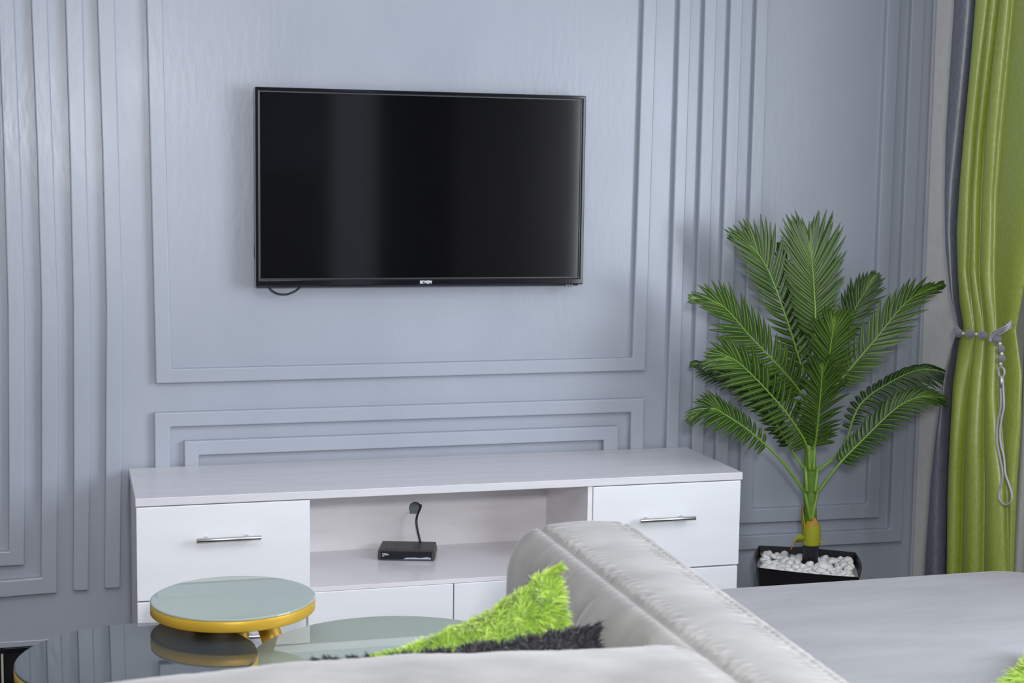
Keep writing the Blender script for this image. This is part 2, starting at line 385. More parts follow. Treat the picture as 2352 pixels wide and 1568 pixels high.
# ------------------------------------------------------------------ decoder box
pa, pb = az(867, 1285, .341), az(999, 1287, .341)
ang = math.atan2(pb.y-pa.y, pb.x-pa.x); wd = (pb-pa).length
dx = thing('set_top_box', ((pa.x+pb.x)/2, (pa.y+pb.y)/2, ZS), 'small black decoder box on the cabinet shelf with a cable rising behind it', 'decoder box')
HB, DB = .031, .115
Lx = lambda x, y, z: Vector((x, y, z))
dx['_o'] = (0, 0, 0); dx.rotation_euler.z = ang
w2 = wd/2
prof = [(-w2, 0), (-w2+.004, 0)]
b = MB()   # body: tapered towards the top back
ring = lambda y, zl, zh, ins: [(-w2+.004, y, zl), (w2-.004, y, zl), (w2, y, zl+.006), (w2-ins, y, zh-.002), (w2-ins-.003, y, zh), (-w2+ins+.003, y, zh), (-w2+ins, y, zh-.002), (-w2, y, zl+.006)]
rows = [ring(.0, .001, HB, .002), ring(.02, .001, HB, .002), ring(DB, .001, HB-.002, .003)]
b.grid([[Vector(p) for p in r] for r in rows], wrap=True)
b.add([Vector(p) for p in rows[0]], [tuple(range(8))]); b.add([Vector(p) for p in rows[2]], [tuple(range(8))[::-1]])
b.build('casing', mat('matte_black_casing', (.045, .043, .042), .45), dx, bevel=.001)
MB().box(-w2+.009, w2-.009, -.0012, .002, .0045, HB-.003).build('front_panel', gloss, dx, bevel=.0005)
sw = MB(); pl = [(-.3, .004), (-.1, .0045), (-.0, .0085), (.3, .0092), (.5, .008), (.72, .011), (.86, .0085), (.86, .0045), (-.1, .0042)]
vs = [(w2*a, -.0016, z_+.001) for a, z_ in pl]; sw.add(vs, [tuple(range(len(vs)))]); sw.add([(a, -.0012, c) for a, _, c in vs], [tuple(range(len(vs)))])
sw.build('silver_wave', mat('silver_blue_film', (.42, .47, .56), .35), dx)
for k in range(3): MB().lathe((-w2*.70+k*.0125, .012, HB-.0006), [(.0032, 0), (.0032, .0012), (.0022, .0018)], 16).build('button', gloss, dx)
text('DStv', 'logo', .0085, (-w2*.72, -.0018, HB*.60), textw, dx, 1.1, .0001)
text('HD', 'logo', .0035, (-w2*.80, -.0018, HB*.42), textw, dx, 1.2)
ic = MB()
for k in range(5): ic.box(w2*.38+k*.006, w2*.38+k*.006+.0022, .008, .0088, HB-.0008, HB+.0002)
ic.build('indicator', mat('grey_icon', (.3, .3, .3), .5), dx)
pk = [ay(960+u, v, y) for u, v, y in ((7, 1248, -.125), (4, 1238, -.118), (-3, 1205, -.11), (-2, 1185, -.10), (5, 1168, -.075), (7, 1160, -.052), (4, 1157, -.036))]
cable = MB().tube(spline(pk, 40), .0033, 10).build('power_cable', blackp, smooth=True, loc=pk[0])
tag(cable, 'black cable rising behind the decoder box into the round hole in the cabinet', 'cable')

# ------------------------------------------------------------------ coffee tables
def coffee(name, c, r, z, glass, legs, label, rim_h=.024):
    t = thing(name, (c[0], c[1], 0), label, 'coffee table', 'round gold rimmed coffee tables')
    MB().lathe((c[0], c[1], 0), [(r-.012, z-.006-rim_h), (r-.002, z-.006-rim_h), (r, z-.004-rim_h), (r, z-.007), (r-.001, z-.0055), (r-.012, z-.0055)], 128).build('rim', gold, t, smooth=True)
    MB().lathe((c[0], c[1], 0), [(r-.013, z-.028), (r-.013, z-.0062)], 96).build('underside', mat('dark_grey_underside', (.05, .05, .05), .5), t)
    MB().lathe((c[0], c[1], 0), [(r-.003, z-.0055), (r-.0005, z-.004), (r-.0005, z-.0015), (r-.003, z)], 160).build('glass_top', glass, t)
    for a, b_, rr in legs: MB().tube([a, lerp(Vector(a), Vector(b_), .5), b_], rr, 24).build('leg', gold, t, smooth=True)
    return t
coffee('coffee_table', (.346, -1.012), .183, .487, glass_pale,
       [((.363, -.955, .459), (.368, -.93, 0), .0235), ((.410, -.945, .459), (.560, -.90, 0), .025), ((.29, -.97, .459), (.20, -.88, 0), .0235)],
       'small round coffee table with pale green glass, the highest of the three gold rimmed ones')
coffee('coffee_table', (.127, -1.231), .2467, .433, glass_dark,
       [((.02, -1.20, .405), (-.06, -1.15, 0), .024), ((.13, -1.34, .405), (.10, -1.42, 0), .024), ((.20, -1.18, .405), (.26, -1.12, 0), .024)],
       'round coffee table with dark mirror glass top and gold rim, at the left edge')
coffee('coffee_table', (.676, -1.208), .318, .3835, glass_pale,
       [((.56, -1.26, .356), (.48, -1.32, 0), .024), ((.79, -1.26, .356), (.87, -1.32, 0), .024), ((.70, -1.1, .356), (.72, -1.02, 0), .024)],
       'wide pale green glass coffee table partly hidden behind the sofa cushions, lowest of three')

# ------------------------------------------------------------------ near sofa
sofa = thing('sofa', (0, -2.1, 0), 'grey velvet sofa in the foreground with ruffled seams on its back and arm', 'sofa')
def seam(d, s, depth=.005, amp=.003, k=260):
    """ruffled seam: d distance across, s position along"""
    e = math.exp(-(d/.0045)**2); e2 = math.exp(-((abs(d)-.012)/.014)**2)
    return -depth*e + amp*e2*(math.sin(k*s+3*math.sin(37*s))*.7+noise.noise(Vector((s*90, d*50, 1)))*.8)
# arm: cross-section runs left face -> top -> right face; rows along y
def arm_row(y, shrink=0., drop=0.):
    """shrink pulls the far end cap in"""
    prof = []
    xl = .820; xr = 1.118; zt_ = .752
    ls = .880+(y+2.5)*.006; rs = 1.008+(y+2.6)*.046; xr = rs+.050
    P = []
    N1 = 40
    for i in range(N1): P.append((xl-.004*math.sin(math.pi*i/N1), lerp(.10, .655, i/N1), 0))
    for i in range(16):
        a = i/16*math.pi/2; P.append((xl+(ls-xl)*(1-math.cos(a)), .655+(zt_-.655)*math.sin(a), 1))
    M = 60
    for i in range(M+1):
        t = i/M; P.append((lerp(ls, rs, t), zt_+.010*abs(math.sin(math.pi*t))**.6, 2))
    for i in range(1, 17):
        a = i/16*math.pi/2; P.append((rs+(xr-rs)*math.sin(a)**1.0, zt_-(zt_-.68)*(1-math.cos(a)), 3))
    for i in range(1, 20): P.append((xr, lerp(.68, .10, i/19), 4))
    out = []
    for (x_, z_, k) in P:
        dz = 0
        if k in (1, 2, 3): dz += seam(x_-ls, y, amp=.003 if x_ > ls else .0008)+seam(x_-rs, y, amp=.0018, depth=.003)
        if k == 0 or k == 1:      # quilting channels on the inner face
            h_ = (z_-.45)/.30; bend = .10*max(0, h_)**2.2
            for y0 in (-1.70, -1.95, -2.20, -2.45):
                dd = (y+bend)-y0; x_ += (.007*math.exp(-(dd/.014)**2)-.007*math.exp(-(dd/.0035)**2))*(1 if z_ < .735 else 0)
            x_ -= .004
        cx, cz = (xl+xr)/2, .40
        x2 = cx+(x_-cx)*(1-shrink*.5); z2 = z_+dz-drop*(1 if z_ > .5 else 0)*(max(0, z_-.5)/.25)
        out.append(Vector((x2, y, z2)))
    return out
rows = []
ys = [-2.66+i*(1.045)/430 for i in range(431)]
for y in ys: rows.append(arm_row(y))
yend = ys[-1]
for i in range(1, 9):
    a = i/8*math.pi/2; rows.append([Vector((p.x, yend+.045*math.sin(a), p.z)) for p in arm_row(yend, .30*(1-math.cos(a)), .05*(1-math.cos(a)))])
am = MB().grid(rows); nL = len(rows[0])
am.add(rows[-1], [tuple(range(nL))]); am.add(rows[0], [tuple(range(nL))[::-1]])
am.build('armrest', velvet, sofa, smooth=True)
# back: cross-section in y-z, runs along x
def back_row(x_):
    P = []; yf = -2.352; zt_ = .752
    for i in range(12): P.append((yf+.004, lerp(.10, .70, i/12), 0))
    for i in range(14):
        a = i/14*math.pi/2; P.append((yf-.022*(1-math.cos(a))+.002, .70+.05*math.sin(a), 1))
    M = 50
    for i in range(M+1):
        t = i/M; P.append((lerp(yf-.022, yf-.27, t), zt_+.012*abs(math.sin(math.pi*t))**.7, 2))
    for i in range(1, 13):
        a = i/12*math.pi/2; P.append((yf-.27-.03*math.sin(a), zt_-.05*(1-math.cos(a)), 3))
    for i in range(1, 8): P.append((yf-.30, lerp(.70, .10, i/7), 4))
    ends = .03*max(0, (x_-.80)/.09)**3 if x_ > .80 else 0
    out = []
    for y_, z_, k in P:
        dz = seam(y_-(yf-.022), x_, .004, .0005, 120) if k in (1, 2) else 0
        if k == 2: dz += .003*noise.noise(Vector((x_*9, y_*9, 4)))
        if x_ > .83 and k in (1, 2, 3): dz += .005*math.sin(y_*240)*min(1, (x_-.83)/.04)
        crown = .015*math.exp(-((x_-.34)/.30)**2) if z_ > .6 else 0
        out.append(Vector((x_, y_, z_+dz+crown-ends*(z_ > .5))))
    return out
xs = [-1.25+i*(2.145)/700 for i in range(701)]
rows = [back_row(x_) for x_ in xs]; nL = len(rows[0]); bm_ = MB().grid(rows)
bm_.add(rows[-1], [tuple(range(nL))]); bm_.add(rows[0], [tuple(range(nL))[::-1]])
bm_.build('backrest', velvet, sofa, smooth=True)
def block(xa, xb, ya, yb, za, zb, rc, re, puff=.01, n=12, fill=14, wob=0):
    """upholstered block with round corners and edges, filled top"""
    m = MB(); rows = []
    def loop(ins, z_, pf=0):
        out = []; r = max(rc-ins, .004)
        for (cx, cy, a0) in ((xb-rc, yb-rc, 0), (xa+rc, yb-rc, 90), (xa+rc, ya+rc, 180), (xb-rc, ya+rc, 270)):
            for i in range(n+1):
                a = math.radians(a0+90*i/n); out.append([cx+r*math.cos(a), cy+r*math.sin(a), z_])
        # subdivide straight runs
        res = []
        L = len(out)
        for i in range(L):
            p, q = Vector(out[i]), Vector(out[(i+1) % L]); res.append(p)
            if (i+1) % (n+1) == 0:
                for j in range(1, 24): res.append(p.lerp(q, j/24))
        return res
    rows += [loop(0, za), loop(0, (za+zb)/2), loop(0, zb-re)]
    for i in range(1, 9):
        a = i/8*math.pi/2; rows.append(loop(re*(1-math.cos(a)), zb-re+re*math.sin(a)))
    last = rows[-1]; c = Vector(((xa+xb)/2, (ya+yb)/2, zb))
    for i in range(1, fill):
        t = (i/fill)
        rr = []
        for p in last:
            q = p.lerp(c, t); q.z = zb+puff*math.sin(min(1, t*1.6)*math.pi/2)
            if wob: q.z += wob*noise.noise(Vector((q.x*3, q.y*5, 2)))*min(1, t*3)
            rr.append(q)
        rows.append(rr)
    m.grid(rows, wrap=True); m.add(rows[-1], [tuple(range(len(last)))]); m.add(rows[0], [tuple(range(len(last)))[::-1]])
    return m
block(-1.2, .79, -2.34, -1.62, .10, .32, .05, .04).build('seat', velvet, sofa, smooth=True)
MB().box(-1.2, 1.1, -2.6, -1.65, .03, .12).build('base', blackp, sofa)
for x_ in (-1.15, .98):
    for y_ in (-2.6, -1.72): MB().lathe((x_, y_, 0), [(.02, 0), (.028, .035)], 20).build('leg', gold, sofa)
# right hand chaise unit
ch = thing('chaise_lounge', (1.85, -2.0, 0), 'broad flat grey velvet chaise seat on the right, in front of the potted palm', 'chaise')
block(1.23, 2.40, -3.05, -1.045, .16, .452, .16, .05, .008, wob=.006).build('seat', velvet2, ch, smooth=True)
block(1.25, 2.38, -3.03, -1.065, .05, .17, .15, .01, 0).build('base', velvet, ch, smooth=True)
for x_ in (1.36, 2.26):
    for y_ in (-2.9, -1.2): MB().lathe((x_, y_, 0), [(.02, 0), (.028, .055)], 20).build('leg', gold, ch)

# ------------------------------------------------------------------ shaggy cushions
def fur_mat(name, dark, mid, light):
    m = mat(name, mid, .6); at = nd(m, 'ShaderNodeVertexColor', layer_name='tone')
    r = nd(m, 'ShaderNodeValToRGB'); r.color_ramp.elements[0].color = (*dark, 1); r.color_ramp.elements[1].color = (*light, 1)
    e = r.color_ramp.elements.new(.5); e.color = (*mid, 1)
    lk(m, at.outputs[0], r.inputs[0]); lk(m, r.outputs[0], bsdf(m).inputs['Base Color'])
    bsdf(m).inputs['Sheen Weight'].default_value = .3; return m
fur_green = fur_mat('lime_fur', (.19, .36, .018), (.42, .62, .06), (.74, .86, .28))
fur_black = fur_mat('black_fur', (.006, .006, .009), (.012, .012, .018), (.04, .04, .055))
def cushion(name, c, rot, half, th, m, label, n=26000, length=.026, seed=1, group=None, pinch=.13):
    rd = random.Random(seed); a = half
    def surf(s, t, sg):
        x_ = a*s*(1-pinch*(1-t*t)); z_ = a*t*(1-pinch*(1-s*s))
        y_ = sg*th*(max(0, 1-abs(s)**2.6)**.55)*(max(0, 1-abs(t)**2.6)**.55); return Vector((x_, y_, z_))
    N = 26; V = []; Fc = []; tone = []
    for sg in (-1, 1):
        o0 = len(V)
        for i in range(N+1):
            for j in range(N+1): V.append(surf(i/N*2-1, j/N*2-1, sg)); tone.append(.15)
        for i in range(N):
            for j in range(N): q = (o0+i*(N+1)+j, o0+i*(N+1)+j+1, o0+(i+1)*(N+1)+j+1, o0+(i+1)*(N+1)+j); Fc.append(q if sg > 0 else q[::-1])
    for k in range(n):
        sg = rd.choice((-1, 1)); s, t = rd.uniform(-1, 1), rd.uniform(-1, 1)
        if rd.random() < .14: (s, t) = (rd.choice((-1, 1)), t) if rd.random() < .5 else (s, rd.choice((-1, 1)))
        p = surf(s, t, sg); e = .01
        du = surf(min(1, s+e), t, sg)-surf(max(-1, s-e), t, sg); dv = surf(s, min(1, t+e), sg)-surf(s, max(-1, t-e), sg)
        nn = du.cross(dv); nn = nn.normalized()*(-1 if nn.y*sg < 0 else 1) if nn.length > 1e-9 else Vector((0, sg, 0))
        edge_ = max(abs(s), abs(t))
        outv = Vector((s, 0, t)).normalized() if (s or t) else Vector((0, 0, 1))
        nn = (nn*(1.15-edge_**3)+outv*edge_**4).normalized()
        rv = Vector((rd.gauss(0, 1), rd.gauss(0, 1), rd.gauss(0, 1)))
        clump = Vector((noise.noise(p*38), noise.noise(p*38+Vector((9, 0, 0))), noise.noise(p*38+Vector((0, 9, 0)))))
        d = (nn+rv*.22+clump*1.5).normalized()
        L = length*rd.uniform(.6, 1.15); wv = d.cross(rv).normalized()*rd.uniform(.0009, .0016)
        p1 = p+d*L*.55; p2 = p+d*L+Vector((0, 0, -L*.25))+rv*L*.06
        o0 = len(V); V += [p-wv, p+wv, p1+wv*.8, p1-wv*.8, p2]
        Fc += [(o0, o0+1, o0+2, o0+3), (o0+3, o0+2, o0+4)]
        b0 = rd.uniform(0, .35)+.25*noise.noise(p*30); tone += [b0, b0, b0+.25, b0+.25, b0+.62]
    me = bpy.data.meshes.new(name); me.from_pydata(V, [], Fc)
    ca = me.color_attributes.new('tone', 'FLOAT_COLOR', 'POINT')
    buf = []
    for q in tone: q = min(1, max(0, q)); buf += [q, q, q, 1]
    ca.data.foreach_set('color', buf)
    me.materials.append(m); o = bpy.data.objects.new(name, me); COL.objects.link(o); o.location = c; o.rotation_euler = rot
    for p in me.polygons: p.use_smooth = True
    return tag(o, label, 'cushion', group)
D_ = math.radians
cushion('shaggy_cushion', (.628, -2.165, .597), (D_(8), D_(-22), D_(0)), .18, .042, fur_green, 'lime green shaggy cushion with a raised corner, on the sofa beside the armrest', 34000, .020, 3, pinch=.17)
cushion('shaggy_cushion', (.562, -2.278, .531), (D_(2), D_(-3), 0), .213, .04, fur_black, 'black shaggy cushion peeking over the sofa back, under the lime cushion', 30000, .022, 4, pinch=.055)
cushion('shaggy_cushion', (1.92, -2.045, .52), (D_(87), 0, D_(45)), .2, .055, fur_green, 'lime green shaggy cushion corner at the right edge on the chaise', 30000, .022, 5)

# ------------------------------------------------------------------ potted palm
PX, PY, PZ = 2.115, -.36, .31
palm = thing('potted_palm', (PX, PY, 0), 'artificial palm with long green fronds in a square black planter beside the cabinet', 'potted plant')
cor = [az(1743, 1252, PZ), az(1965, 1268, PZ), az(1975, 1326, PZ), az(1739, 1303, PZ)]
def pot_loop(s, z_, bow=.012):
    c = sum(cor, Vector())/4; out = []
    for i in range(4):
        a, b_ = cor[i], cor[(i+1) % 4]
        for k in range(8):
            t = k/8; p = a.lerp(b_, t); nrm = (b_-a).cross(Vector((0, 0, 1))).normalized()
            if nrm.dot(p-c) < 0: nrm = -nrm
            p = p+nrm*bow*math.sin(math.pi*t)
            q = c+(p-c)*s; q.z = z_; out.append(q)
    return out
MB().grid([pot_loop(.62, 0), pot_loop(.66, .02), pot_loop(.86, .2), pot_loop(.985, PZ-.004), pot_loop(1, PZ), pot_loop(.975, PZ), pot_loop(.95, PZ-.05), pot_loop(.90, PZ-.09)], wrap=True).add(pot_loop(.90, PZ-.09), [tuple(range(32))]).add(pot_loop(.62, 0), [tuple(range(32))]).build('planter', mat('black_planter_plastic', (.01, .01, .012), .3), palm)
pc = sum(cor, Vector())/4
# trunk
tb = az(1861, 1300, PZ-.03)
def palm_pt(u, v, dy=0): return ay(u, v, tb.y+dy)
MB().tube([Vector((tb.x, tb.y, PZ-.09)), palm_pt(1862, 1240), palm_pt(1863, 1225)], .0238, 28).build('black_stem_sleeve', mat('black_rubber_sleeve', (.012, .012, .014), .35), palm, smooth=True)
trunk_m = mat('green_trunk', (.10, .19, .02), .35); noisy(trunk_m, 12, (.075, .16, .018), (.16, .26, .03), (1, 1, .4), bump=.2, bscale=40)
tp = [palm_pt(1862, 1250), palm_pt(1861, 1180), palm_pt(1860, 1100), palm_pt(1861, 1040), palm_pt(1864, 980), palm_pt(1866, 930)]
sp = spline(tp, 60); rad = []
for i in range(61):
    t = i/60; r_ = lerp(.0205, .016, t)
    if i > 10 and i % 5 == 0: r_ *= .94
    rad.append(r_)
MB().tube(sp, rad, 28).build('trunk', trunk_m, palm, smooth=True)
sheath_m = mat('yellow_green_sheath', (.34, .34, .02), .45)
tcn = nd(sheath_m, 'ShaderNodeVertexColor', layer_name='tone'); rp = nd(sheath_m, 'ShaderNodeValToRGB')
rp.color_ramp.elements[0].color = (.30, .31, .015, 1); rp.color_ramp.elements[1].color = (.50, .13, .02, 1); rp.color_ramp.elements[0].position = .55
lk(sheath_m, tcn.outputs[0], rp.inputs[0]); lk(sheath_m, rp.outputs[0], bsdf(sheath_m).inputs['Base Color'])
def sheath(base, h, rad_, facing, spread, lean, tipcurl=0, name='sheath'):
    """leaf-shaped collar wrapped round the stem"""
    vs = []; fs = []; tone = []; N, K = 18, 14
    for i in range(N+1):
        t = i/N; wdt = spread*(abs(math.sin(math.pi*min(1, .30+.70*t)))**.75 if t < 1 else 0)
        for k in range(K+1):
            a = facing+(k/K-.5)*2*wdt; r_ = rad_*(1.22+.25*math.sin(math.pi*t)*.6)+lean*t+tipcurl*t*t
            vs.append(Vector((base.x+r_*math.cos(a), base.y+r_*math.sin(a), base.z+h*t))); tone.append(t)
    for i in range(N):
        for k in range(K): fs.append((i*(K+1)+k, i*(K+1)+k+1, (i+1)*(K+1)+k+1, (i+1)*(K+1)+k))
    o = MB().add(vs, fs).build(name, sheath_m, palm, smooth=True, recalc=False)
    ca = o.data.color_attributes.new('tone', 'FLOAT_COLOR', 'POINT')
    for i, t in enumerate(tone[:len(ca.data)]): ca.data[i].color = (t, t, t, 1)
    sm = o.modifiers.new('s', 'SOLIDIFY'); sm.thickness = .0018
    return o
sb = palm_pt(1862, 1250)
sheath(sb, .092, .0225, -1.9, 1.35, -.004)
sheath(sb+Vector((0, 0, .03)), .095, .021, 2.75, .8, .004)
sheath(sb+Vector((0, 0, -.002)), .07, .021, .6, 1.3, -.002)
# small curled leaf scales at the collar
def scale_leaf(p0, p1, p2, wid):
    ps = spline([p0, p1, p2], 12); vs = []; fs = []; tone = []
    for i, p in enumerate(ps):
        t = i/12; w_ = wid*abs(math.sin(math.pi*(.12+.88*t)))**.8+.0005
        up = Vector((.25, -.4, 1)).normalized()
        vs += [p+up*w_, p+Vector((0, -.003, 0)), p-up*w_]; tone += [t]*3
    for i in range(12):
        for k in range(2): fs.append((i*3+k, i*3+k+1, i*3+4+k, i*3+3+k))
    o = MB().add(vs, fs).build('sheath', sheath_m, palm, smooth=True, recalc=False)
    ca = o.data.color_attributes.new('tone', 'FLOAT_COLOR', 'POINT')
    for i, t in enumerate(tone): ca.data[i].color = (t, t, t, 1)
    o.modifiers.new('s', 'SOLIDIFY').thickness = .0015
scale_leaf(palm_pt(1846, 1236, -.01), palm_pt(1828, 1238, -.02), palm_pt(1815, 1262, -.03), .014)
scale_leaf(palm_pt(1878, 1246, -.01), palm_pt(1886, 1245, -.015), palm_pt(1892, 1238, -.02), .006)
# fronds
leaf_m = mat('palm_leaf', (.03, .10, .015), .36); bsdf(leaf_m).inputs['Specular IOR Level'].default_value = .35
lv = nd(leaf_m, 'ShaderNodeVertexColor', layer_name='tone'); sr = nd(leaf_m, 'ShaderNodeSeparateColor'); lk(leaf_m, lv.outputs[0], sr.inputs[0])
r1 = nd(leaf_m, 'ShaderNodeValToRGB'); r1.color_ramp.elements[0].color = (.010, .031, .007, 1); r1.color_ramp.elements[1].color = (.048, .096, .012, 1)
lk(leaf_m, sr.outputs[1], r1.inputs[0])
mx = nd(leaf_m, 'ShaderNodeMix', data_type='RGBA'); rr_ = nd(leaf_m, 'ShaderNodeMapRange'); rr_.inputs[1].default_value = .50; rr_.inputs[2].default_value = .90
lk(leaf_m, sr.outputs[0], rr_.inputs[0]); lk(leaf_m, rr_.outputs[0], mx.inputs[0]); lk(leaf_m, r1.outputs[0], mx.inputs[6]); mx.inputs[7].default_value = (.15, .25, .035, 1)
lk(leaf_m, mx.outputs[2], bsdf(leaf_m).inputs['Base Color'])
rib_m = mat('palm_midrib', (.17, .32, .035), .35)
FN = [0]
def frond(px, hw, start=.12, roll=0, fold=.25, droop=.0, tone=.5, nl=26, ang0=62, ang1=8, lw=.0074, both=(1, 1), wr=.0045):
    """px: (u, v, dy) along the midrib from the trunk outwards; hw: half width in metres"""
    FN[0] += 1; rd = random.Random(FN[0]*11)
    P_ = [palm_pt(u, v, dy) for u, v, dy in px]; e_ = P_[-1]-P_[-2]
    P_[-1] = P_[-1]-e_.normalized()*min(hw*.30, e_.length*.4); pts = spline(P_, 60)
    V = []; Fc = []; T = []
    vs = _F
    for side in (-1, 1):
        if not both[0 if side < 0 else 1]: continue
        for k in range(nl+2):
            t = start+(1-start)*(k+.5*(side > 0)+rd.uniform(-.12, .12))/nl; t = min(max(t, 0), .995)
            i = t*60; a = int(i); p = pts[a].lerp(pts[min(a+1, 60)], i-a)
            tan = (pts[min(a+2, 60)]-pts[max(a-1, 0)]).normalized()
            sd = tan.cross(-vs).normalized(); nrm = sd.cross(tan).normalized()
            if nrm.dot(-vs) < 0: nrm = -nrm
            if sd.dot(_R) < 0: sd = -sd
            Rm = Matrix.Rotation(roll, 3, tan); sd2 = Rm @ sd; nr2 = Rm @ nrm
            tt = max(0, (t-start)/(1-start))
            ang = math.radians(lerp(ang0, ang1, min(1, tt*1.12)**1.25)+rd.uniform(-4, 4))
            if k >= nl: t = .995; ang = math.radians(3 if k > nl else 16)
            env = (math.sin(math.pi*min(1, .16+.60*tt))**.8)*(1 if tt < .8 else lerp(1, .72, (tt-.8)/.2))
            L = hw*env*rd.uniform(.9, 1.08)/max(.62, math.sin(ang))*lerp(1, .46, tt**2.5)
            fo = fold+rd.uniform(-.08, .08)
            d0 = (tan*math.cos(ang)+(sd2*side*math.cos(fo)+nr2*math.sin(fo))*math.sin(ang)).normalized()
            wv = tan.cross(d0).cross(d0).normalized()         # across the leaflet, in the frond plane
            nn = d0.cross(wv).normalized()
            if nn.dot(nr2) < 0: nn = -nn
            NS = 7; o0 = len(V); g_ = min(1, max(0, tone+rd.uniform(-.22, .22)))
            for s in range(NS+1):
                q = s/NS
                c = p+d0*L*q+tan*(L*.16*q*q)+Vector((0, 0, -1))*(droop*L*q*q)
                w_ = lw*(math.sin(math.pi*(.10+.90*q**.8))**.7 if s < NS else .02)
                w_ = max(w_, .0006)
                V += [c-wv*w_-nn*w_*.10, c-wv*w_*.18+nn*w_*.16, c+nn*w_*.22, c+wv*w_*.18+nn*w_*.16, c+wv*w_-nn*w_*.10]
                T += [(0, g_), (.5, g_), (1, g_), (.5, g_), (0, g_)]
            for s in range(NS):
                for j in range(4): a0 = o0+s*5+j; Fc.append((a0, a0+1, a0+6, a0+5))
    me_ = MB().add(V, Fc).build('frond', leaf_m, palm, smooth=True, recalc=False)
    ca = me_.data.color_attributes.new('tone', 'FLOAT_COLOR', 'POINT')
    for i_, (a, b_) in enumerate(T): ca.data[i_].color = (a, b_, 0, 1)
    n_ = len(pts); rads = [lerp(wr, .0012, (i/(n_-1))**.8) for i in range(n_)]
    rb = MB().tube([p+(-vs)*.001 for p in pts], rads, 8).build('midrib', rib_m, palm, smooth=True); rb.parent = me_
    return me_
# behind
frond([(1866, 960, 0), (1845, 850, .05), (1828, 740, .09), (1806, 650, .12), (1788, 560, .14)], .062, .25, .5, .3, .1, .2, 22)
frond([(1862, 985, 0), (1824, 919, .06), (1760, 872, .10), (1690, 846, .13), (1590, 832, .14)], .068, .28, .2, .2, .3, .12, 24)
frond([(1866, 960, 0), (1900, 830, .05), (1940, 755, .09), (1973, 692, .11), (2011, 630, .12)], .068, .35, -.3, .2, .1, .25, 18)
frond([(1850, 1081, 0), (1822, 1040, .03), (1790, 985, .05), (1751, 925, .07), (1690, 872, .08), (1640, 850, .08)], .055, .28, .5, .25, .35, .1, 24)
frond([(1878, 1081, 0), (1935, 1030, .02), (1975, 930, .04), (2055, 872, .05), (2120, 848, .03), (2192, 858, -.02)], .060, .30, -.5, .1, .55, .12, 26)
# left and right long fronds
frond([(1862, 930, 0), (1843, 850, .02), (1805, 728, .05), (1766, 625, .07), (1735, 575, .08), (1694, 545, .09)], .088, .22, .25, .2, .05, .5, 28)
frond([(1862, 950, 0), (1835, 896, -.01), (1790, 843, -.02), (1721, 770, -.03), (1659, 702, -.04), (1588, 682, -.05)], .084, .18, .25, .2, .12, .62, 30, ang0=68)
frond([(1868, 950, 0), (1905, 900, -.01), (1946, 854, -.02), (2011, 778, -.03), (2084, 692, -.02), (2166, 650, .0)], .076, .28, -.3, .2, .12, .6, 26)
frond([(1876, 1133, 0), (1926, 1067, -.02), (1981, 1010, -.04), (2057, 938, -.06), (2110, 912, -.07), (2170, 912, -.08)], .064, .22, -.55, .3, .35, .3, 30)
frond([(1848, 1130, 0), (1793, 1056, -.03), (1724, 992, -.06), (1667, 953, -.08), (1636, 938, -.09), (1584, 960, -.10)], .062, .30, .45, .25, .3, .4, 24)
# upright centre frond and the ones arching to the front
frond([(1866, 900, 0), (1873, 758, .01), (1870, 670, .03), (1865, 600, .05), (1859, 552, .06)], .108, .22, 0, .12, -.02, .55, 34, ang0=66, lw=.0086)
frond([(1862, 1060, 0), (1847, 1010, -.03), (1801, 942, -.07), (1732, 866, -.11), (1680, 822, -.13), (1628, 826, -.14)], .082, .16, .2, .15, .2, .5, 30, ang0=68)
frond([(1870, 960, -.02), (1890, 890, -.06), (1902, 831, -.09), (1911, 770, -.12), (1917, 728, -.14)], .086, .2, 0, -.1, .25, .6, 24, ang0=64)
frond([(1868, 1030, -.02), (1874, 1007, -.04), (1882, 930, -.10), (1887, 870, -.14), (1888, 838, -.16)], .090, .1, 0, -.12, .30, .5, 26, ang0=62)
# spiny petiole edges near the trunk
for (u0, v0, u1, v1) in ((1848, 1130, 1800, 1063), (1877, 1133, 1920, 1072), (1850, 1081, 1822, 1040), (1878, 1081, 1930, 1034)):
    sp_ = MB()
    for k in range(10):
        p = palm_pt(lerp(u0, u1, k/10), lerp(v0, v1, k/10), -.004); s_ = 1 if u1 > u0 else -1
        sp_.tube([p, p+Vector((-s_*.006, -.001, .007))], [.0013, .0002], 5)
    sp_.build('petiole_spines', rib_m, palm)
# leaf bases clasping the trunk
lb_m = noisy(mat('leaf_base_green', (.13, .25, .03), .35), 10, (.10, .22, .02), (.2, .3, .04))
for u0, v0, u1, v1 in ((1862, 1195, 1846, 1120), (1864, 1195, 1879, 1120), (1853, 1130, 1850, 1070), (1872, 1130, 1878, 1072), (1860, 1080, 1856, 1000), (1868, 1080, 1873, 1000)):
    cl = MB().tube(spline([palm_pt(u0, v0, -.019), palm_pt((u0+u1)/2, (v0+v1)/2, -.014), palm_pt(u1, v1, -.002)], 10), [lerp(.006, .0052, k/10) for k in range(11)], 10)
    cl.build('leaf_base', lb_m, palm, smooth=True)

